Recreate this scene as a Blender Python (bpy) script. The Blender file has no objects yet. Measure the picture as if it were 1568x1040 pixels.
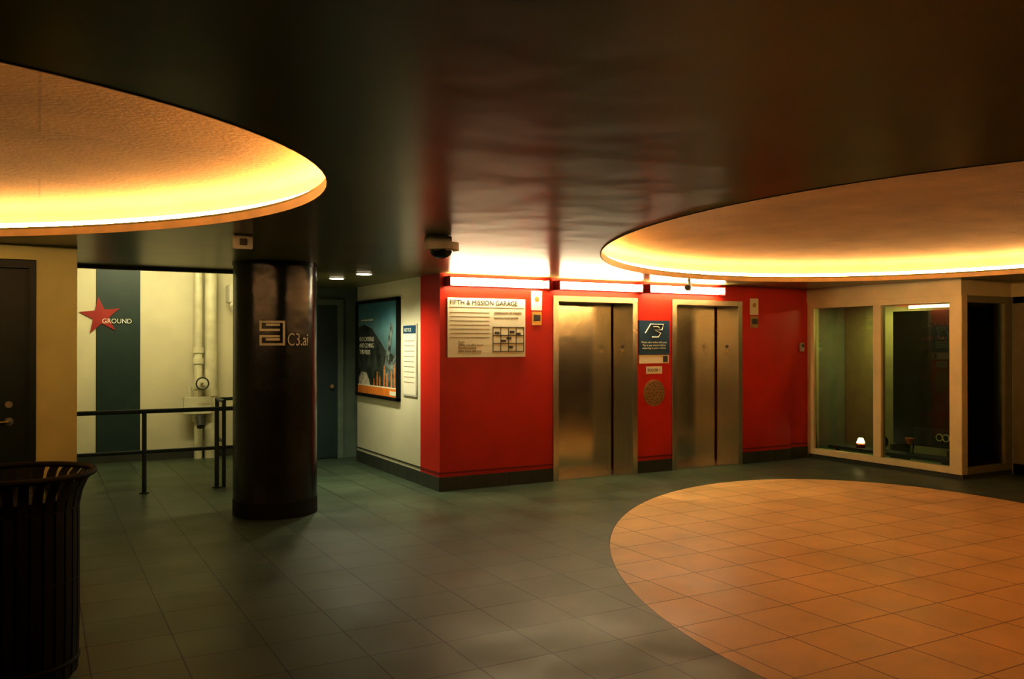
import bpy, bmesh, math, random
from mathutils import Vector, Matrix
random.seed(4)
C=bpy.context.collection
sc=bpy.context.scene
H=2.35
# ---------------------------------------------------------------- materials
def nm(name):
    m=bpy.data.materials.new(name); m.use_nodes=True
    nt=m.node_tree; b=nt.nodes['Principled BSDF']
    return m,nt,b
def mat(name,col,rough=.5,metal=0,var=.12,scale=6,bump=.0,bscale=60,coat=0,stretch=None,spec=None):
    m,nt,b=nm(name)
    tc=nt.nodes.new('ShaderNodeTexCoord'); mp=nt.nodes.new('ShaderNodeMapping')
    nt.links.new(tc.outputs['Object'],mp.inputs[0])
    if stretch: mp.inputs['Scale'].default_value=stretch
    n=nt.nodes.new('ShaderNodeTexNoise'); n.inputs['Scale'].default_value=scale; n.inputs['Detail'].default_value=5
    nt.links.new(mp.outputs[0],n.inputs['Vector'])
    r=nt.nodes.new('ShaderNodeValToRGB')
    r.color_ramp.elements[0].position=.3; r.color_ramp.elements[1].position=.7
    r.color_ramp.elements[0].color=tuple(c*(1-var) for c in col)+(1,)
    r.color_ramp.elements[1].color=tuple(min(1,c*(1+var)) for c in col)+(1,)
    nt.links.new(n.outputs['Fac'],r.inputs[0]); nt.links.new(r.outputs[0],b.inputs['Base Color'])
    b.inputs['Roughness'].default_value=rough; b.inputs['Metallic'].default_value=metal
    b.inputs['Coat Weight'].default_value=coat
    if spec is not None: b.inputs['Specular IOR Level'].default_value=spec
    if bump:
        n2=nt.nodes.new('ShaderNodeTexNoise'); n2.inputs['Scale'].default_value=bscale; n2.inputs['Detail'].default_value=1.5
        nt.links.new(mp.outputs[0],n2.inputs['Vector'])
        bp=nt.nodes.new('ShaderNodeBump'); bp.inputs['Strength'].default_value=bump; bp.inputs['Distance'].default_value=.02
        nt.links.new(n2.outputs['Fac'],bp.inputs['Height']); nt.links.new(bp.outputs[0],b.inputs['Normal'])
    return m
def emis(name,col,s):
    m,nt,b=nm(name)
    b.inputs['Base Color'].default_value=(*col,1)
    b.inputs['Emission Color'].default_value=(*col,1); b.inputs['Emission Strength'].default_value=s
    return m
M={}
M['ceil']=mat('ceiling_paint',(.175,.172,.056),.29,var=.22,scale=1.2,bump=.16,bscale=2.6,spec=.46)
M['ceil'].node_tree.nodes['Principled BSDF'].inputs['Specular Tint'].default_value=(1,.86,.48,1)
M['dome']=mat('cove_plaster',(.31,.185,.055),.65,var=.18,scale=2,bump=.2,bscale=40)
# faint panel joints in the cove plaster
def joints(m,w):
    nt=m.node_tree; b=nt.nodes['Principled BSDF']; src=b.inputs['Base Color'].links[0].from_socket
    tc=nt.nodes.new('ShaderNodeTexCoord'); br=nt.nodes.new('ShaderNodeTexBrick'); br.offset=.5
    br.inputs['Scale'].default_value=1; br.inputs['Brick Width'].default_value=w; br.inputs['Row Height'].default_value=w/2
    br.inputs['Mortar Size'].default_value=.008; br.inputs['Mortar Smooth'].default_value=.6
    br.inputs['Color1'].default_value=(1,1,1,1); br.inputs['Color2'].default_value=(.93,.93,.93,1); br.inputs['Mortar'].default_value=(.72,.72,.72,1)
    nt.links.new(tc.outputs['Object'],br.inputs['Vector'])
    mx=nt.nodes.new('ShaderNodeMix'); mx.data_type='RGBA'; mx.blend_type='MULTIPLY'; mx.inputs['Factor'].default_value=1
    nt.links.new(src,mx.inputs['A']); nt.links.new(br.outputs['Color'],mx.inputs['B']); nt.links.new(mx.outputs['Result'],b.inputs['Base Color'])
joints(M['dome'],2.4)
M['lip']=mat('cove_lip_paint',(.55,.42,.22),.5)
M['red']=mat('red_wall_paint',(.60,.026,.008),.38,var=.1,scale=2,bump=.08,bscale=90)
M['redtrim']=mat('dark_red_trim',(.25,.012,.008),.4)
M['white']=mat('white_wall_paint',(.68,.65,.49),.55,var=.06,scale=2,bump=.05)
M['cream']=mat('cream_paint',(.72,.64,.37),.5,var=.08,scale=3,bump=.05)
M['creamg']=mat('yellow_cream_paint',(.62,.66,.33),.5,var=.08,scale=3,bump=.05)
M['green']=mat('dark_green_stripe_paint',(.022,.050,.043),.45)
M['corr']=mat('corridor_grey_paint',(.17,.22,.16),.5)
M['base']=mat('base_tile',(.06,.065,.045),.35,var=.2,scale=5)
M['black']=mat('black_gloss_paint',(.012,.013,.011),.22,var=.3,scale=3,bump=.15,bscale=8)
M['blackm']=mat('black_powdercoat',(.006,.007,.006),.6,spec=.25)
M['dgrey']=mat('dark_grey_plastic',(.05,.05,.045),.5)
M['door']=mat('dark_green_door_paint',(.012,.026,.019),.4,spec=.35)
M['rail']=mat('rail_paint',(.03,.045,.04),.4)
M['steel']=mat('brushed_steel',(.66,.66,.56),.27,1,var=.08,scale=3,bump=.08,bscale=60,stretch=(30,30,.6))
M['steeld']=mat('brushed_steel_door',(.66,.66,.54),.20,1,var=.10,scale=1.6,bump=.25,bscale=2.2,stretch=(1,1,.9))
M['paper']=mat('white_sign_face',(.80,.76,.62),.5,var=.03)
M['ink']=mat('sign_ink',(.08,.07,.06),.6)
M['inkb']=mat('brown_ink',(.3,.22,.15),.6)
M['blue']=mat('blue_sign_face',(.02,.08,.15),.45)
M['star']=mat('red_star_paint',(.34,.025,.015),.45)
M['lett']=mat('white_lettering',(.85,.85,.72),.5,var=.02)
M['pipe']=mat('white_pipe_paint',(.68,.66,.5),.4)
M['orange']=mat('orange_print',(.72,.24,.03),.5)
M['gold']=mat('brass_plate',(.60,.42,.16),.35,.8,scale=20)
M['plast']=mat('white_plastic',(.6,.58,.5),.4)
M['housing']=mat('lamp_housing_paint',(.7,.64,.5),.4)
M['store']=mat('store_wall_paint',(.26,.24,.12),.6)
M['storef']=mat('store_dark_panel',(.012,.016,.011),.5)
M['redglow']=mat('red_store_lettering',(.16,.02,.015),.5)
M['tube']=emis('fluorescent_tube_glow',(1,.90,.62),48)
M['cove']=emis('warm_cove_tube_glow',(1,.61,.25),84)
M['down']=emis('downlight_glow',(1,.85,.6),8)
M['slamp']=emis('store_lamp_glow',(1,.8,.5),10)
def glass(name,col,rough=.02):
    m=bpy.data.materials.new(name); m.use_nodes=True; nt=m.node_tree; nt.nodes.clear()
    o=nt.nodes.new('ShaderNodeOutputMaterial'); t=nt.nodes.new('ShaderNodeBsdfTransparent'); g=nt.nodes.new('ShaderNodeBsdfGlossy')
    t.inputs[0].default_value=(*col,1); g.inputs['Roughness'].default_value=rough
    fr=nt.nodes.new('ShaderNodeFresnel'); fr.inputs[0].default_value=1.5
    mx=nt.nodes.new('ShaderNodeMixShader'); nt.links.new(fr.outputs[0],mx.inputs[0]); nt.links.new(t.outputs[0],mx.inputs[1]); nt.links.new(g.outputs[0],mx.inputs[2]); nt.links.new(mx.outputs[0],o.inputs[0])
    return m
M['glass']=glass('window_glass',(.8,.85,.72))
M['gball']=glass('ornament_glass',(.8,.8,.75))

# floor: square tiles, an elliptical inlay of orange tiles
TILE=.42
def floormat():
    m,nt,b=nm('floor_tiles'); L=nt.links
    tc=nt.nodes.new('ShaderNodeTexCoord')
    mp=nt.nodes.new('ShaderNodeMapping'); mp.vector_type='TEXTURE'
    mp.inputs['Location'].default_value=(5.83,4.19,0); mp.inputs['Rotation'].default_value=(0,0,2.53); mp.inputs['Scale'].default_value=(2.32,3.58,1)
    L.new(tc.outputs['Object'],mp.inputs[0])
    ln=nt.nodes.new('ShaderNodeVectorMath'); ln.operation='LENGTH'; L.new(mp.outputs[0],ln.inputs[0])
    lt=nt.nodes.new('ShaderNodeMath'); lt.operation='LESS_THAN'; lt.inputs[1].default_value=1; L.new(ln.outputs['Value'],lt.inputs[0])
    ab=nt.nodes.new('ShaderNodeMath'); ab.operation='SUBTRACT'; ab.inputs[1].default_value=1; L.new(ln.outputs['Value'],ab.inputs[0])
    ab2=nt.nodes.new('ShaderNodeMath'); ab2.operation='ABSOLUTE'; L.new(ab.outputs[0],ab2.inputs[0])
    jt=nt.nodes.new('ShaderNodeMath'); jt.operation='LESS_THAN'; jt.inputs[1].default_value=.0022; L.new(ab2.outputs[0],jt.inputs[0])
    mp2=nt.nodes.new('ShaderNodeMapping'); mp2.inputs['Location'].default_value=(-.22,-.40,0); L.new(tc.outputs['Object'],mp2.inputs[0])
    def brick(c1,c2,cm):
        br=nt.nodes.new('ShaderNodeTexBrick'); br.offset=0; br.squash=1
        br.inputs['Scale'].default_value=1; br.inputs['Brick Width'].default_value=TILE; br.inputs['Row Height'].default_value=TILE
        br.inputs['Mortar Size'].default_value=.0045; br.inputs['Mortar Smooth'].default_value=.2
        br.inputs['Color1'].default_value=(*c1,1); br.inputs['Color2'].default_value=(*c2,1); br.inputs['Mortar'].default_value=(*cm,1)
        L.new(mp2.outputs[0],br.inputs['Vector']); return br
    g=brick((.072,.104,.062),(.092,.126,.077),(.010,.012,.008))
    o=brick((.74,.52,.235),(.80,.565,.26),(.26,.15,.06))
    mx=nt.nodes.new('ShaderNodeMix'); mx.data_type='RGBA'; L.new(lt.outputs[0],mx.inputs['Factor']); L.new(g.outputs['Color'],mx.inputs['A']); L.new(o.outputs['Color'],mx.inputs['B'])
    mj=nt.nodes.new('ShaderNodeMix'); mj.data_type='RGBA'; L.new(jt.outputs[0],mj.inputs['Factor']); L.new(mx.outputs['Result'],mj.inputs['A']); mj.inputs['B'].default_value=(.06,.04,.025,1)
    n=nt.nodes.new('ShaderNodeTexNoise'); n.inputs['Scale'].default_value=1.6; n.inputs['Detail'].default_value=8; L.new(tc.outputs['Object'],n.inputs['Vector'])
    mr=nt.nodes.new('ShaderNodeMapRange'); mr.inputs['From Min'].default_value=.3; mr.inputs['From Max'].default_value=.7; mr.inputs['To Min'].default_value=.82; mr.inputs['To Max'].default_value=1.1
    L.new(n.outputs['Fac'],mr.inputs['Value'])
    ml=nt.nodes.new('ShaderNodeVectorMath'); ml.operation='SCALE'; L.new(mj.outputs['Result'],ml.inputs[0]); L.new(mr.outputs[0],ml.inputs['Scale'])
    L.new(ml.outputs[0],b.inputs['Base Color'])
    rr=nt.nodes.new('ShaderNodeMapRange'); rr.inputs['From Min'].default_value=.3; rr.inputs['From Max'].default_value=.7; rr.inputs['To Min'].default_value=.36; rr.inputs['To Max'].default_value=.52
    L.new(n.outputs['Fac'],rr.inputs['Value']); L.new(rr.outputs[0],b.inputs['Roughness'])
    bp=nt.nodes.new('ShaderNodeBump'); bp.invert=True; bp.inputs['Strength'].default_value=.4; bp.inputs['Distance'].default_value=.004
    L.new(g.outputs['Fac'],bp.inputs['Height']); L.new(bp.outputs[0],b.inputs['Normal'])
    return m
M['floor']=floormat()

# ---------------------------------------------------------------- geometry helpers
def link(o,parent=None):
    C.objects.link(o)
    if parent: o.parent=parent
    return o
def grp(name,loc=(0,0,0)):
    e=bpy.data.objects.new(name,None); e.location=(0,0,0); e.empty_display_size=.1; C.objects.link(e); return e
def mesh(name,verts,faces,m,parent=None,smooth=False):
    me=bpy.data.meshes.new(name); me.from_pydata(verts,[],faces); me.update()
    me.materials.append(m)
    if smooth:
        for p in me.polygons: p.use_smooth=True
    return link(bpy.data.objects.new(name,me),parent)
def bm2o(bm,name,m,parent=None,smooth=False):
    bmesh.ops.recalc_face_normals(bm,faces=bm.faces)
    me=bpy.data.meshes.new(name); bm.to_mesh(me); bm.free(); me.materials.append(m)
    if smooth:
        for p in me.polygons: p.use_smooth=True
    return link(bpy.data.objects.new(name,me),parent)
def box(name,x0,x1,y0,y1,z0,z1,m,parent=None,bev=0):
    bm=bmesh.new(); bmesh.ops.create_cube(bm,size=1)
    for v in bm.verts: v.co=Vector(((x0+x1)/2+v.co.x*(x1-x0),(y0+y1)/2+v.co.y*(y1-y0),(z0+z1)/2+v.co.z*(z1-z0)))
    if bev: bmesh.ops.bevel(bm,geom=bm.edges[:],offset=bev,segments=2,affect='EDGES')
    return bm2o(bm,name,m,parent)
def tube(name,p0,p1,r,m,parent=None,seg=16,r2=None,bev=0):
    p0=Vector(p0);p1=Vector(p1);d=p1-p0
    bm=bmesh.new(); bmesh.ops.create_cone(bm,cap_ends=True,segments=seg,radius1=r,radius2=r if r2 is None else r2,depth=d.length)
    mt=Matrix.Translation((p0+p1)/2)@d.to_track_quat('Z','Y').to_matrix().to_4x4()
    bmesh.ops.transform(bm,matrix=mt,verts=bm.verts)
    for e_ in bm.edges:
        if any(len(f.verts)>4 for f in e_.link_faces): e_.smooth=False
    o=bm2o(bm,name,m,parent)
    for p in o.data.polygons: p.use_smooth=len(p.vertices)==4
    return o
def path(name,pts,r,m,parent=None,cyc=False,res=3):
    cu=bpy.data.curves.new(name,'CURVE'); cu.dimensions='3D'; cu.bevel_depth=r; cu.bevel_resolution=res; cu.use_fill_caps=True
    s=cu.splines.new('POLY'); s.points.add(len(pts)-1)
    for q,p in zip(s.points,pts): q.co=(*p,1)
    s.use_cyclic_u=cyc; cu.materials.append(m)
    o=bpy.data.objects.new(name,cu); C.objects.link(o)
    return tomesh(o,parent)
def tomesh(o,parent=None):
    bpy.context.view_layer.update()
    dg=bpy.context.evaluated_depsgraph_get()
    me=bpy.data.meshes.new_from_object(o.evaluated_get(dg)); n=o.name; mw=o.matrix_world.copy()
    me.transform(mw); bpy.data.objects.remove(o)
    q=bpy.data.objects.new(n,me); q.name=n
    return link(q,parent)
def text(name,s,size,loc,m,parent=None,face='-Y',ext=.001,align='LEFT',sx=1,raw=False,mirror=False,space=1):
    cu=bpy.data.curves.new(name,'FONT'); cu.body=s; cu.size=size; cu.extrude=ext; cu.align_x=align; cu.materials.append(m); cu.space_line=space
    o=bpy.data.objects.new(name,cu); C.objects.link(o)
    if not raw:
        o.location=loc; o.rotation_euler=(math.pi/2,0,0 if face=='-Y' else -math.pi/2)
        o.scale=(-sx if mirror else sx,1,1)
    return tomesh(o,parent)
def ellpts(E,off=0,fr=1,n=128):
    cx,cy,a,b,an=E; out=[]
    for i in range(n):
        t=2*math.pi*i/n; u=(a*fr+off)*math.cos(t); v=(b*fr+off)*math.sin(t)
        out.append((cx+u*math.cos(an)-v*math.sin(an),cy+u*math.sin(an)+v*math.cos(an)))
    return out
EL=(-2.235,5.25,3.68,2.55,-.45)
ER=(6.29,4.26,3.71,2.72,1.04)

# ---------------------------------------------------------------- room shell
XL,XR,YB,YT=-6.5,12.6,-4.0,12.9
box('floor',XL,XR,YB,YT,-.15,0,M['floor'])
cu=bpy.data.curves.new('ceiling','CURVE'); cu.dimensions='2D'; cu.fill_mode='BOTH'; cu.extrude=.03
def spl(pts):
    s=cu.splines.new('POLY'); s.points.add(len(pts)-1); s.use_cyclic_u=True
    for q,p in zip(s.points,pts): q.co=(p[0],p[1],0,1)
spl([(XL,YB),(XR,YB),(XR,9.6),(5.0,9.6),(5.0,11.7),(2.4,11.7),(2.4,9.2),(XL,9.2)])
spl(ellpts(EL)); spl(ellpts(ER))
cu.materials.append(M['ceil'])
o=bpy.data.objects.new('ceiling',cu); C.objects.link(o); o.location=(0,0,H+.03); tomesh(o)
def cove(E,lampm):
    g=grp('ceiling_cove_light')
    n=128
    def loft(name,rows,m,smooth=True,cap=False):
        vs=[];fs=[]
        for (fr,off,z) in rows: vs+= [(x,y,z) for x,y in ellpts(E,off,fr,n)]
        for r in range(len(rows)-1):
            for i in range(n):
                j=(i+1)%n; fs.append((r*n+i,r*n+j,(r+1)*n+j,(r+1)*n+i))
        if cap: fs.append(tuple((len(rows)-1)*n+i for i in range(n)))
        return mesh(name,vs,fs,m,g,smooth)
    loft('rim_lip',[(1,.003,H-.003),(1,-.006,H-.003),(1,-.006,H+.045),(1,.01,H+.045),(1,.02,H+.04)],M['lip'],False)
    loft('lamp_shelf',[(1,.01,H+.0605),(1,.2,H+.0605)],M['lip'],False)
    loft('dome',[(1,.17,H+.06),(1,.19,H+.10),(1,.18,H+.14),(1,.14,H+.17),(1,.06,H+.195),(1,-.05,H+.21),(1,-.3,H+.235),(1,-.7,H+.265),(.6,0,H+.30),(.3,0,H+.33),(.1,0,H+.335)],M['dome'],True,True)
    path('lamp_tube',[(x,y,H+.085) for x,y in ellpts(E,.09,1,96)],.018,lampm,g,True,1)
    return g
cove(EL,M['cove']); cove(ER,M['cove'])

box('wall_back',XL,XR,YB-.15,YB,0,H,M['corr'])
box('wall_left',XL-.15,XL,YB,9.2,0,H,M['corr'])
g=grp('wall_front_left')
box('pier',-.02,.26,7.5,7.7,0,H,M['creamg'],g)
box('pier_return',.06,.26,7.7,9.2,0,H,M['creamg'],g)
box('lintel',-1.18,-.02,7.5,7.7,2.235,H,M['creamg'],g)
box('return',-1.18,-1.0,7.5,8.35,0,H,M['creamg'],g)
box('far_part',XL,-1.18,8.2,8.35,0,H,M['creamg'],g)
g=grp('door_1')
box('leaf',-.98,-.09,7.56,7.61,.02,2.17,M['door'],g,.003)
box('jamb_right',-.065,-.022,7.49,7.68,0,2.23,M['door'],g,.004)
box('stop_right',-.09,-.065,7.54,7.66,0,2.17,M['door'],g,.004)
box('jamb_left',-1.0,-.96,7.49,7.68,0,2.23,M['door'],g,.004)
box('jamb_head',-.96,-.065,7.49,7.68,2.17,2.23,M['door'],g,.004)
tube('rose',(-.2,7.56,1.0),(-.2,7.54,1.0),.032,M['steel'],g)
tube('spindle',(-.2,7.545,1.0),(-.2,7.50,1.0),.012,M['steel'],g)
path('lever',[(-.2,7.5,1.0),(-.26,7.498,1.0),(-.33,7.502,1.0)],.010,M['steel'],g)
tube('deadbolt',(-.2,7.56,1.13),(-.2,7.535,1.13),.026,M['steel'],g)
box('wall_alcove_back',-.5,2.6,12.6,12.75,0,2.95,M['white'])
box('wall_alcove_left',-.2,-.02,9.2,12.6,0,2.95,M['white'])
box('wall_alcove_right',2.42,2.52,9.2,12.6,0,2.95,M['white'])
box('ceiling_alcove',-.2,2.52,9.2,12.75,2.95,3.02,M['white'])
box('wall_alcove_header',-.2,2.52,9.2,9.26,2.36,2.95,M['corr'])
box('trim_2',.27,2.4,9.13,9.2,H-.035,H,M['base'])
box('baseboard_alcove',-.02,2.42,12.57,12.6,0,.12,M['base'])
box('trim_green_stripe',.66,1.20,12.592,12.6,.12,2.95,M['green'])
g=grp('star_sign')
pts=[]
for i in range(10):
    r=.26 if i%2==0 else .10
    t=math.pi/2+i*math.pi/5+.12
    pts.append((.715+r*math.cos(t),1.955+r*math.sin(t)))
vs=[(x,12.575,z) for x,z in pts]+[(x,12.592,z) for x,z in pts]
fs=[tuple(range(10))]+[(i,(i+1)%10,(i+1)%10+10,i+10) for i in range(10)]
mesh('star',vs,fs,M['star'],g)
text('lettering','GROUND',.090,(.73,12.572,1.86),M['lett'],g,sx=.92)

box('wall_corridor_back',2.5,4.9,11.6,11.7,0,H,M['corr'])
g=grp('door_2')
box('leaf',2.75,3.62,11.55,11.59,.01,2.12,M['green'],g,.003)
box('jamb_right',3.62,3.70,11.52,11.6,0,2.2,M['corr'],g,.004)
box('jamb_left',2.67,2.75,11.52,11.6,0,2.2,M['corr'],g,.004)
box('jamb_head',2.75,3.62,11.52,11.6,2.12,2.2,M['corr'],g,.004)
tube('knob',(3.53,11.55,1.0),(3.53,11.49,1.0),.03,M['steel'],g)

T=8.95
WX=3.77
g=grp('wall_elevator')
box('pier_a',WX,5.19,8.42,T,0,H,M['red'],g)
box('pier_b',6.40,6.94,8.42,T,0,H,M['red'],g)
box('pier_c',8.12,9.02,8.42,T,0,H,M['red'],g)
box('pier_d',9.02,9.45,8.50,T,0,H,M['red'],g)
box('header_a',5.19,6.40,8.42,T,2.145,H,M['red'],g)
box('header_b',6.94,8.12,8.42,T,2.145,H,M['red'],g)
box('wall_side',WX,3.95,T,11.14,0,H,M['white'])
box('wall_core',3.95,12.6,T+.0,9.1,0,H,M['corr'])
g=grp('baseboard_front')
for x0,x1,y in ((WX-.012,5.19,8.42),(6.40,6.94,8.42),(8.12,9.02,8.42),(9.02,9.44,8.50)):
    n=max(1,round((x1-x0)/.3)); s=(x1-x0)/n
    for i in range(n): box('tile',x0+i*s+.001,x0+(i+1)*s-.001,y-.012,y,0,.15,M['base'],g,.002)
g=grp('baseboard_side')
n=9; s=(11.14-8.408)/n
for i in range(n): box('tile',WX-.012,WX,8.408+i*s+.001,8.408+(i+1)*s-.001,0,.15,M['base'],g,.002)
g=grp('trim_1')
for x0,x1,y in ((WX-.006,5.19,8.42),(6.40,6.94,8.42),(8.12,9.02,8.42),(9.02,9.44,8.50)):
    box('line',x0,x1,y-.006,y,.185,.205,M['redtrim'],g)
box('line_side',WX-.006,WX,8.414,T,.185,.205,M['redtrim'],g)
box('line_white',WX-.006,WX,T,11.14,.185,.20,M['base'],g)

def elevator(x0,x1):
    g=grp('elevator')
    J=.075
    box('jamb_left',x0,x0+J,8.395,8.80,0,2.145,M['steel'],g,.003)
    box('jamb_right',x1-J,x1,8.395,8.80,0,2.145,M['steel'],g,.003)
    box('jamb_head',x0+J,x1-J,8.395,8.80,2.08,2.145,M['steel'],g,.003)
    xm=(x0+x1)/2+.02
    box('door_leaf_fast',x0+J,xm,8.80,8.83,.012,2.08,M['steeld'],g,.002)
    box('door_leaf_slow',xm+.004,x1-J,8.825,8.855,.012,2.08,M['steeld'],g,.002)
    box('sill',x0+J,x1-J,8.42,8.87,.0,.012,M['steel'],g)
    box('call_plate',x1-J-.006,x1-J,8.56,8.64,1.43,1.62,M['steel'],g,.002)
    tube('call_button',(x1-J-.006,8.60,1.55),(x1-J-.016,8.60,1.55),.018,M['dgrey'],g)
    tube('call_button_low',(x1-J-.006,8.60,1.49),(x1-J-.016,8.60,1.49),.014,M['gold'],g)
elevator(5.19,6.40); elevator(6.94,8.12)

def wlamp(x0,x1):
    g=grp('fluorescent_wall_lamp')
    box('housing',x0,x1,8.375,8.42,2.22,2.31,M['housing'],g,.004)
    box('cap_left',x0-.02,x0,8.29,8.42,2.21,2.315,M['redtrim'],g,.004)
    box('cap_right',x1,x1+.02,8.29,8.42,2.21,2.315,M['redtrim'],g,.004)
    tube('tube_glow',(x0+.005,8.33,2.265),(x1-.005,8.33,2.265),.038,M['tube'],g,12)
wlamp(3.84,5.07); wlamp(5.22,6.40); wlamp(6.52,7.72)

g=grp('garage_directory_sign')
Y=8.42
box('board',3.85,4.82,Y-.022,Y-.002,1.44,2.09,M['paper'],g,.003)
text('title','FIFTH & MISSION GARAGE',.075,(3.875,Y-.024,2.015),M['ink'],g,sx=.96)
box('title_rule',3.87,4.80,Y-.024,Y-.022,1.985,1.99,M['inkb'],g)
for i in range(7): box('rule',3.88,4.36,Y-.024,Y-.022,1.93-i*.045,1.934-i*.045,M['inkb'],g)
text('rates','Rates\nLobby and office hours\nMonthly parking\nAfter hours entrance',.033,(3.98,Y-.024,1.60),M['inkb'],g)
text('sub','COMMUNITY OF STREETS',.035,(4.42,Y-.024,1.92),M['inkb'],g,sx=.85)
text('sub_b','between Fourth and Fifth',.030,(4.42,Y-.024,1.87),M['inkb'],g)
for i in range(4): box('map_h',4.40,4.80,Y-.025,Y-.022,1.50+i*.09,1.508+i*.09,M['ink'],g)
for i in range(5): box('map_v',4.40+i*.098,4.408+i*.098,Y-.025,Y-.022,1.50,1.778,M['ink'],g)
for i,(a_,b_) in enumerate(((.13,.12),(.22,.05),(.2,.15),(.32,.20),(.05,.21),(.24,.22))): box('map_block',4.40+a_-.025,4.40+a_+.035,Y-.026,Y-.022,1.5+b_-.012,1.5+b_+.014,M['ink'],g)
def plate(x0,x1,Y=8.42,dark=True,name='wall_notice_plate'):
    g=grp(name)
    box('upper_sign',x0,x1,Y-.012,Y-.001,1.97,2.19,M['paper'],g,.002)
    tube('pictogram',((x0+x1)/2,Y-.012,2.10),((x0+x1)/2,Y-.016,2.10),.03,M['gold'],g)
    box('lower_plate',x0+.005,x1-.005,Y-.014,Y-.001,1.80,1.955,M['gold'],g,.003)
    box('reader',x0+.03,x1-.03,Y-.03,Y-.014,1.85,1.92,M['ink'],g,.003)
plate(4.905,5.045); plate(8.27,8.42)
g=grp('ticket_notice_sign')
box('board',6.425,6.90,Y-.018,Y-.001,1.455,1.875,M['blue'],g,.003)
text('line','Please take ticket with you.\nPay at pay station before\nreturning to your vehicle.',.036,(6.66,Y-.020,1.595),M['lett'],g,align='CENTER')
path('hand_ticket',[(6.52,Y-.02,1.72),(6.58,Y-.02,1.80),(6.60,Y-.02,1.83),(6.80,Y-.02,1.83),(6.78,Y-.02,1.76),(6.66,Y-.02,1.76),(6.76,Y-.02,1.72),(6.72,Y-.02,1.67),(6.62,Y-.02,1.67)],.007,M['lett'],g)
path('arrow',[(6.64,Y-.02,1.80),(6.72,Y-.02,1.80),(6.74,Y-.02,1.78)],.006,M['lett'],g)
box('white_strip',6.43,6.895,Y-.014,Y-.001,1.345,1.45,M['paper'],g,.002)
box('lift_icon',6.80,6.87,Y-.017,Y-.014,1.36,1.435,M['ink'],g)
g=grp('room_number_sign')
box('plate',6.54,6.79,Y-.01,Y-.001,1.215,1.31,M['paper'],g,.002)
text('lettering','FLOOR 1',.05,(6.565,Y-.012,1.245),M['ink'],g)
g=grp('wall_speaker')
tube('rim',(6.665,Y,.98),(6.665,Y-.012,.98),.165,M['gold'],g,40)
tube('grille',(6.665,Y-.012,.98),(6.665,Y-.016,.98),.15,M['gold'],g,40)
for r_,n_ in ((.04,6),(.09,12),(.13,20)):
    for i in range(n_): tube('hole',(6.665+r_*math.cos(i*6.283/n_),Y-.0155,.98+r_*math.sin(i*6.283/n_)),(6.665+r_*math.cos(i*6.283/n_),Y-.018,.98+r_*math.sin(i*6.283/n_)),.007,M['ink'],g,8)
g=grp('thermostat')
box('body',9.28,9.36,8.47,8.50,1.48,1.60,M['plast'],g,.008)
box('dial',9.30,9.34,8.46,8.47,1.54,1.58,M['ink'],g,.004)

g=grp('framed_poster')
y0,y1,z0,z1=9.55,11.08,.90,2.15
X=WX
for n_,b_ in (('frame_left',(y1-.04,y1,z0,z1)),('frame_right',(y0,y0+.04,z0,z1)),('frame_top',(y0,y1,z1-.04,z1)),('frame_bottom',(y0,y1,z0,z0+.04))):
    box(n_,X-.05,X-.001,*b_,M['blackm'],g,.004)
m,nt,b=nm('poster_print'); tc=nt.nodes.new('ShaderNodeTexCoord'); sp=nt.nodes.new('ShaderNodeSeparateXYZ'); nt.links.new(tc.outputs['Object'],sp.inputs[0])
mr=nt.nodes.new('ShaderNodeMapRange'); mr.inputs['From Min'].default_value=z0; mr.inputs['From Max'].default_value=z1
nz=nt.nodes.new('ShaderNodeTexNoise'); nz.inputs['Scale'].default_value=2.5; ad=nt.nodes.new('ShaderNodeMath'); ad.operation='MULTIPLY_ADD'; ad.inputs[1].default_value=.25
nt.links.new(tc.outputs['Object'],nz.inputs['Vector']); nt.links.new(nz.outputs['Fac'],ad.inputs[0]); nt.links.new(sp.outputs['Z'],ad.inputs[2]); nt.links.new(ad.outputs[0],mr.inputs['Value'])
rp=nt.nodes.new('ShaderNodeValToRGB'); e=rp.color_ramp.elements; e[0].position=.15; e[0].color=(.03,.03,.02,1); e[1].position=1; e[1].color=(.05,.18,.25,1)
q=e.new(.5); q.color=(.07,.10,.09,1); q=e.new(.8); q.color=(.15,.30,.33,1)
nt.links.new(mr.outputs[0],rp.inputs[0]); nt.links.new(rp.outputs[0],b.inputs['Base Color']); b.inputs['Roughness'].default_value=.4
box('print',X-.02,X-.002,y0+.04,y1-.04,z0+.04,z1-.04,m,g)
def ypoly(name,pts,x,mm):
    return mesh(name,[(x,y,z) for y,z in pts],[tuple(range(len(pts)))],mm,g)
ypoly('hills',[(y1-.04,1.80),(10.8,1.84),(10.5,1.78),(10.35,1.70),(10.2,1.62),(10.0,1.50),(9.8,1.46),(9.59,1.4),(9.59,1.0),(y1-.04,1.0)],X-.0215,mat('poster_hills',(.045,.055,.04),.4,var=.8,scale=10))
ypoly('machine_arm',[(10.05,1.30),(9.83,1.85),(9.74,1.80),(9.90,1.35),(9.75,1.38),(9.7,1.48),(9.62,1.4),(9.62,1.0),(10.1,1.05)],X-.023,mat('poster_machine',(.16,.19,.17),.4,var=.9,scale=12))
ypoly('truck',[(11.0,1.03),(11.0,1.15),(10.9,1.22),(10.7,1.21),(10.6,1.12),(10.55,1.03)],X-.0235,mat('poster_truck',(.55,.5,.4),.3,var=.5,scale=14))
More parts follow.
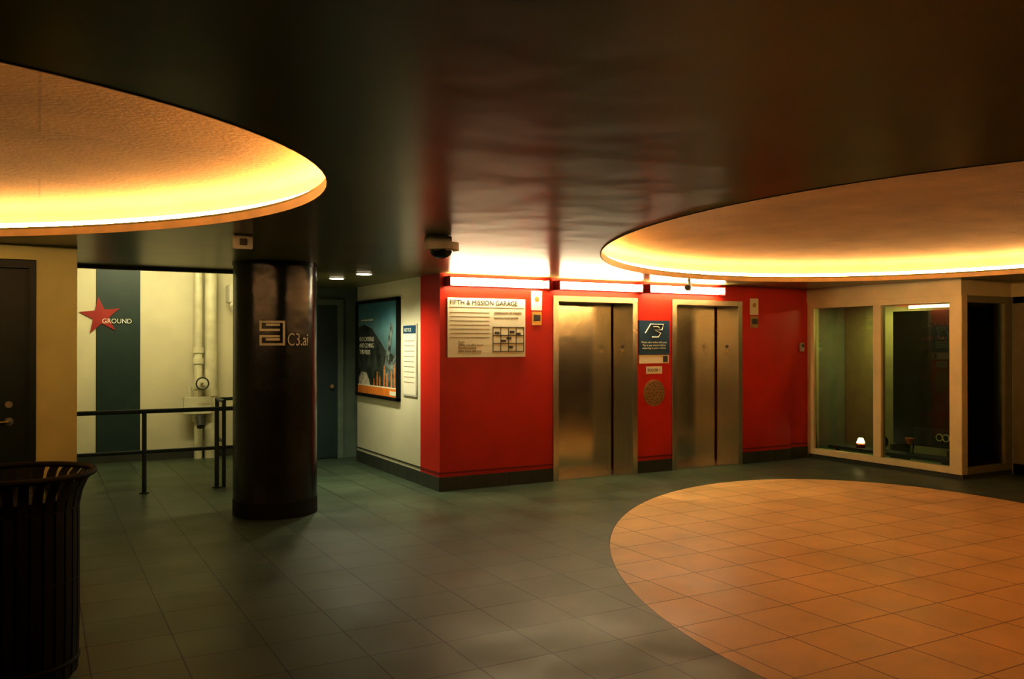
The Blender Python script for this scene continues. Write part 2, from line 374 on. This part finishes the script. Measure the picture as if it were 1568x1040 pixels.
for k,(yy,zz) in enumerate(((10.3,1.20),(10.2,1.14),(10.05,1.28),(9.95,1.18),(9.8,1.22),(9.7,1.3),(10.42,1.11))):
    box('figure',X-.0245,X-.0235,yy-.018,yy+.018,1.03,zz,M['orange'],g)
    tube('figure_head',(X-.0235,yy,zz+.02),(X-.0245,yy,zz+.02),.016,M['orange'],g,10)
box('orange_band',X-.026,X-.02,y0+.04,y1-.04,z0+.04,z0+.14,M['orange'],g)
box('grey_band',X-.0255,X-.02,y0+.04,y1-.04,z0+.14,z0+.155,M['paper'],g)
box('band_logo',X-.028,X-.026,y0+.08,y0+.3,z0+.06,z0+.11,M['paper'],g)
text('lettering','REO CAMERAS\nAND COMING\nTHIS WEEK',.085,(X-.026,10.98,1.62),M['paper'],g,'-X')
text('lettering_small','a city of makers, all summer',.04,(X-.027,10.9,1.885),M['paper'],g,'-X')
g=grp('wall_notice_board')
box('frame',X-.016,X-.001,9.03,9.45,.98,1.82,M['plast'],g,.003)
box('header',X-.019,X-.016,9.05,9.43,1.71,1.80,M['blue'],g)
box('sheet',X-.018,X-.016,9.05,9.43,1.0,1.70,M['paper'],g)
text('header_text','NOTICE',.06,(X-.020,9.40,1.73),M['lett'],g,'-X')
for i in range(9): box('line',X-.020,X-.018,9.09,9.40,1.62-i*.06,1.626-i*.06,M['inkb'],g)

# ---------------------------------------------------------------- column
cxx,cyy,R=1.96,8.17,.385
g=grp('round_column')
tube('shaft',(cxx,cyy,0),(cxx,cyy,H),R,M['black'],g,72)
tube('plinth',(cxx,cyy,0),(cxx,cyy,.15),R+.003,M['blackm'],g,72)
tube('collar',(cxx,cyy,H-.04),(cxx,cyy,H),R+.008,M['black'],g,72)
nrm=Vector((-cxx,-cyy,0)).normalized()
rgt=Vector((.9724,-.2333,0))
def wrap(o,s0,zb,off=.004):
    for v in o.data.vertices:
        x,y,z=v.co; th=(s0+x)/R; d=nrm*math.cos(th)+rgt*math.sin(th)
        p=Vector((cxx,cyy,0))+d*(R+off+max(0,z)); v.co=(p.x,p.y,zb+y)
def gridrect(name,x0,x1,y0,y1):
    n=max(1,int((x1-x0)/.015)); vs=[];fs=[]
    for i in range(n+1):
        x=x0+(x1-x0)*i/n; vs+=[(x,y0,0),(x,y1,0)]
    for i in range(n): fs.append((2*i,2*i+2,2*i+3,2*i+1))
    o=mesh(name,vs,fs,M['lett'],g); return o
t=.021
S=.225
bars=[(0,S,S-t,S),(0,t,S*.58,S),(0,S*.80,S*.58,S*.58+t),(S*.25,S*.80,S*.79,S*.79+t),(S-t,S,0,S),
      (0,S,0,t),(0,t,0,S*.42),(0,S*.80,S*.42-t,S*.42),(S*.25,S*.80,S*.2,S*.2+t)]
for i,bb in enumerate(bars): wrap(gridrect('logo_bar_%d'%i,*bb),-.142,1.575)
o=text('lettering','C3.ai',.165,None,M['lett'],g,raw=True,ext=.002)
for v in o.data.vertices: v.co.x*=.64
me=o.data; bm=bmesh.new(); bm.from_mesh(me); bmesh.ops.triangulate(bm,faces=bm.faces)
bmesh.ops.subdivide_edges(bm,edges=[e_ for e_ in bm.edges if e_.calc_length()>.02],cuts=2,use_grid_fill=False); bm.to_mesh(me); bm.free()
wrap(o,.10,1.575,.008)

# ---------------------------------------------------------------- railing
g=grp('metal_railing')
Yr=9.85
path('top_rail',[(.02,Yr,.87),(2.2,Yr,.87)],.024,M['rail'],g)
path('mid_rail',[(.02,Yr,.44),(2.2,Yr,.44)],.02,M['rail'],g)
for x in (.98,1.72,2.2): tube('post',(x,Yr,0),(x,Yr,.88),.024,M['rail'],g); tube('foot',(x,Yr,0),(x,Yr,.012),.05,M['rail'],g)
path('return_top',[(1.80,Yr,.95),(1.80,Yr+.15,.95),(1.80,Yr+.45,.95),(2.0,Yr+.45,.95)],.02,M['rail'],g)
path('return_mid',[(1.80,Yr,.5),(1.80,Yr+.45,.5)],.018,M['rail'],g)
tube('return_post',(1.80,Yr+.45,0),(1.80,Yr+.45,.96),.022,M['rail'],g)
tube('return_post_near',(1.80,Yr+.02,0),(1.80,Yr+.02,.96),.022,M['rail'],g)
path('wall_handrail',[(.0,11.0,.93),(.10,11.0,.93),(.10,11.9,.93),(.0,11.9,.93)],.02,M['rail'],g)
g=grp('standpipe')
tube('riser_a',(1.93,12.47,0),(1.93,12.47,2.95),.055,M['pipe'],g)
tube('riser_b',(2.10,12.49,0),(2.10,12.49,2.95),.085,M['pipe'],g)
for z in (.55,1.0,1.35,1.5): tube('coupling',(1.93,12.47,z-.04),(1.93,12.47,z+.04),.072,M['pipe'],g)
for z in (.9,): tube('coupling_b',(2.10,12.49,z-.04),(2.10,12.49,z+.04),.1,M['pipe'],g)
tube('valve_body',(1.93,12.47,1.05),(1.93,12.25,1.05),.06,M['pipe'],g)
tube('valve_flange',(1.93,12.27,1.05),(1.93,12.23,1.05),.085,M['pipe'],g)
tube('valve_stem',(1.93,12.23,1.05),(1.93,12.12,1.05),.014,M['steel'],g)
path('handwheel',[(1.93+.08*math.cos(i*.3927),12.12,1.05+.08*math.sin(i*.3927)) for i in range(16)],.010,M['dgrey'],g,True)
path('branch',[(1.93,12.40,.75),(1.82,12.38,.75),(1.80,12.36,.8),(1.80,12.36,1.0)],.03,M['pipe'],g)
box('hose_box',1.72,2.08,12.3,12.42,.62,.86,M['pipe'],g,.01)
tube('hose_outlet',(1.92,12.3,.58),(1.92,12.2,.46),.05,M['dgrey'],g)
g=grp('wall_emergency_lamp')
box('body',2.28,2.42,12.1,12.4,2.15,2.4,M['plast'],g,.01)
tube('head',(2.33,12.1,2.12),(2.33,12.04,2.08),.05,M['plast'],g)
g=grp('security_camera')
box('mount',2.37,2.53,5.44,5.56,H-.05,H-.002,M['plast'],g,.006)
tube('disc',(2.47,5.49,H-.05),(2.47,5.49,H-.10),.125,M['plast'],g,36)
bm=bmesh.new(); bmesh.ops.create_uvsphere(bm,u_segments=28,v_segments=14,radius=.08)
for v in bm.verts: v.co=Vector((2.47+v.co.x,5.49+v.co.y,H-.10+v.co.z*.75))
bm2o(bm,'dome',M['black'],g,True)
g=grp('ceiling_sensor')
box('plate',1.17,1.30,6.07,6.11,H-.10,H-.002,M['plast'],g,.005)
box('lens',1.21,1.26,6.06,6.07,H-.075,H-.03,M['ink'],g,.003)
g=grp('ceiling_camera')
tube('stem',(6.87,8.0,H),(6.87,8.0,H-.05),.02,M['plast'],g)
tube('body',(6.92,8.05,H-.08),(6.78,7.92,H-.09),.04,M['plast'],g,24)
tube('lens',(6.78,7.92,H-.09),(6.765,7.905,H-.091),.03,M['ink'],g,24)
for (x,y) in ((3.02,9.66),(3.08,8.88)):
    g=grp('recessed_downlight')
    tube('trim_ring',(x,y,H-.006),(x,y,H-.001),.10,M['plast'],g,32)
    tube('lamp',(x,y,H-.012),(x,y,H-.006),.08,M['down'],g,32)

# ---------------------------------------------------------------- window box / storefront on the right
WXR=9.45
ya,yb=6.20,8.50
g=grp('window_1')
F=M['cream']
box('curb',WXR+.01,WXR+.10,ya,yb,0,.05,M['base'],g)
box('sill',WXR-.01,WXR+.10,ya,yb,.05,.13,F,g,.004)
box('head',WXR-.01,WXR+.10,ya,yb,2.08,2.16,F,g,.004)
box('post_far',WXR-.01,WXR+.10,yb-.11,yb,.13,2.08,F,g,.004)
box('post_near',WXR-.01,WXR+.10,ya,ya+.16,.13,2.08,F,g,.004)
box('mullion',WXR-.01,WXR+.08,7.30,7.42,.13,2.08,F,g,.004)
box('pane_a',WXR+.03,WXR+.04,7.42,yb-.11,.13,2.08,M['glass'],g)
box('pane_b',WXR+.03,WXR+.04,ya+.16,7.30,.13,2.08,M['glass'],g)
box('wall_window_header',WXR-.02,WXR+.12,ya,yb,2.16,H,M['cream'])
g=grp('window_2')
box('curb',WXR+.1,10.43,ya,ya+.1,0,.05,M['base'],g)
box('sill',WXR+.1,10.43,ya,ya+.1,.05,.13,M['store'],g,.004)
box('head',WXR+.1,10.43,ya,ya+.1,2.08,2.16,M['store'],g,.004)
box('post',10.28,10.43,ya-.005,ya+.1,.13,2.08,M['store'],g,.004)
box('pane',WXR+.1,10.28,ya+.04,ya+.05,.13,2.08,M['glass'],g)
box('wall_side_header',WXR+.12,10.5,ya,ya+.12,2.16,H,M['cream'])
g=grp('window_3')
for y in (6.05,4.9,3.75,2.6,1.4): box('post',10.43,10.53,y,y+.14,0,2.16,M['store'],g,.004)
box('head',10.43,10.53,-4,6.2,2.08,2.16,M['store'],g,.004)
box('sill',10.43,10.53,-4,6.2,.0,.13,M['store'],g,.004)
box('pane',10.47,10.48,-4,6.05,.13,2.08,M['glass'],g)
box('wall_store_header',10.41,10.55,-4,6.2,2.16,H,M['cream'])
box('wall_right',XR,XR+.15,YB,9.1,0,H,M['store'])
box('wall_store_partition',10.75,10.85,6.35,8.94,0,H,M['store'])
g=grp('store_display_board')
box('panel',10.1,10.14,6.62,7.62,.25,2.02,M['storef'],g,.004)
box('foot_a',9.95,10.3,6.68,6.74,0,.25,M['dgrey'],g,.004)
box('foot_b',9.95,10.3,7.5,7.56,0,.25,M['dgrey'],g,.004)
for i,(s_,sz) in enumerate((('COCO VIBE',.13),('open daily',.09),('coffee and tea',.06),('small plates',.06),('juice bar',.06),('gifts and cards',.06),('hours 8 to 6',.06),('order here',.09))):
    text('lettering',s_,sz,(10.095,7.2,1.80-i*.165),M['redglow'] if i in (1,4,7) else M['dgrey'],g,'-X')
box('grey_label',10.09,10.1,6.66,7.3,.27,.5,M['dgrey'],g)
path('loop_a',[(10.085,6.93+.045*math.cos(i*.5236),.385+.045*math.sin(i*.5236)) for i in range(12)],.008,M['lett'],g,True)
path('loop_b',[(10.085,6.84+.045*math.cos(i*.5236),.385+.045*math.sin(i*.5236)) for i in range(12)],.008,M['lett'],g,True)
g=grp('display_shelf')
box('shelf',9.62,9.9,6.5,8.3,.14,.18,M['dgrey'],g,.004)
for y in (6.6,8.2): box('leg',9.7,9.74,y,y+.04,0,.14,M['dgrey'],g)
def ball(name,x,y,z,r,mm,par):
    bm=bmesh.new(); bmesh.ops.create_uvsphere(bm,u_segments=24,v_segments=14,radius=r)
    for v in bm.verts: v.co+=Vector((x,y,z))
    return bm2o(bm,name,mm,par,True)
g=grp('glass_globe_ornament')
tube('stand',(9.76,7.55,.18),(9.76,7.55,.20),.06,M['gold'],g)
ball('globe',9.76,7.55,.29,.095,M['gball'],g)
ball('inner',9.76,7.55,.25,.04,M['paper'],g)
g=grp('table_lamp')
tube('base',(9.74,7.85,.18),(9.74,7.85,.23),.06,M['star'],g)
tube('stem',(9.74,7.85,.23),(9.74,7.85,.25),.02,M['gold'],g)
tube('shade',(9.74,7.85,.245),(9.74,7.85,.31),.055,M['slamp'],g,20,.03)
g=grp('glass_vase')
tube('body',(9.76,7.12,.18),(9.76,7.12,.30),.04,M['gball'],g,20,.06)
tube('flowers',(9.76,7.12,.30),(9.76,7.12,.38),.02,M['orange'],g,10,.06)
g=grp('store_ceiling_lamp')
box('housing',9.80,9.88,6.55,7.2,2.08,2.12,M['housing'],g,.004)
tube('hanger_a',(9.84,6.7,2.12),(9.84,6.7,H),.008,M['dgrey'],g)
tube('hanger_b',(9.84,7.05,2.12),(9.84,7.05,H),.008,M['dgrey'],g)
tube('tube_glow',(9.84,6.57,2.06),(9.84,7.18,2.06),.018,M['slamp'],g)

# ---------------------------------------------------------------- trash can
g=grp('slatted_trash_can')
tx,ty=-.09,4.60
prof=[(.25,.06),(.255,.3),(.255,.6),(.255,.83),(.268,.90),(.292,.955),(.322,.985)]
N=30
for i in range(N):
    t_=2*math.pi*i/N; hw=.021
    vs=[];
    for (r,z) in prof:
        for s_ in (-1,1):
            for dr in (0,.008):
                a_=t_+s_*hw/r
                vs.append((tx+(r+dr)*math.cos(a_),ty+(r+dr)*math.sin(a_),z))
    fs=[]
    for k in range(len(prof)-1):
        b0=4*k;b1=4*k+4
        fs+=[(b0,b0+2,b1+2,b1),(b0+1,b1+1,b1+3,b0+3),(b0,b1,b1+1,b0+1),(b0+2,b0+3,b1+3,b1+2)]
    mesh('slat',vs,fs,M['blackm'],g)
def ring(name,r,z,rad): path(name,[(tx+r*math.cos(i*math.pi/24),ty+r*math.sin(i*math.pi/24),z) for i in range(48)],rad,M['blackm'],g,True)
ring('rim',.325,.99,.014); ring('band_low',.255,.12,.012); ring('band_mid',.255,.5,.008); ring('band_high',.255,.83,.008)
tube('liner',(tx,ty,.03),(tx,ty,.86),.235,M['blackm'],g,40)
tube('foot',(tx,ty,0),(tx,ty,.03),.2,M['blackm'],g,40)
tube('lid',(tx,ty,.86),(tx,ty,.88),.245,M['black'],g,40)

# ---------------------------------------------------------------- lights
def area(name,loc,rot,sx,sy,col,p):
    l=bpy.data.lights.new(name,'AREA'); l.shape='RECTANGLE'; l.size=sx; l.size_y=sy; l.color=col; l.energy=p
    o=bpy.data.objects.new(name,l); o.location=loc; o.rotation_euler=rot; C.objects.link(o); return o
area('alcove_ceiling_lamp',(1.25,10.6,2.85),(math.radians(68),0,0),1.6,.2,(1,.88,.52),42)
area('store_lamp',(10.3,7.9,2.15),(0,0,0),.3,.8,(1,.87,.42),30)
for i,(x,y) in enumerate(((3.02,9.66),(3.08,8.88))):
    l=bpy.data.lights.new('downlight','SPOT'); l.energy=105; l.spot_size=2.6; l.spot_blend=.8; l.color=(1,.96,.70); l.shadow_soft_size=.08
    o=bpy.data.objects.new('downlight_lamp',l); o.location=(x,y,H-.03); C.objects.link(o)

wd=bpy.data.worlds.new('world'); sc.world=wd; wd.use_nodes=True
wd.node_tree.nodes['Background'].inputs[0].default_value=(.01,.012,.009,1)

# ---------------------------------------------------------------- camera
cd=bpy.data.cameras.new('camera'); cd.sensor_width=36; cd.lens=36*1309/1568; cd.clip_end=100
co=bpy.data.objects.new('camera',cd); co.location=(0,0,1.6)
co.rotation_euler=(math.radians(90.22),0,math.radians(-28.95)); C.objects.link(co); sc.camera=co
sc.view_settings.view_transform='Standard'
sc.view_settings.look='None'
sc.view_settings.exposure=.10
sc.view_settings.gamma=.80
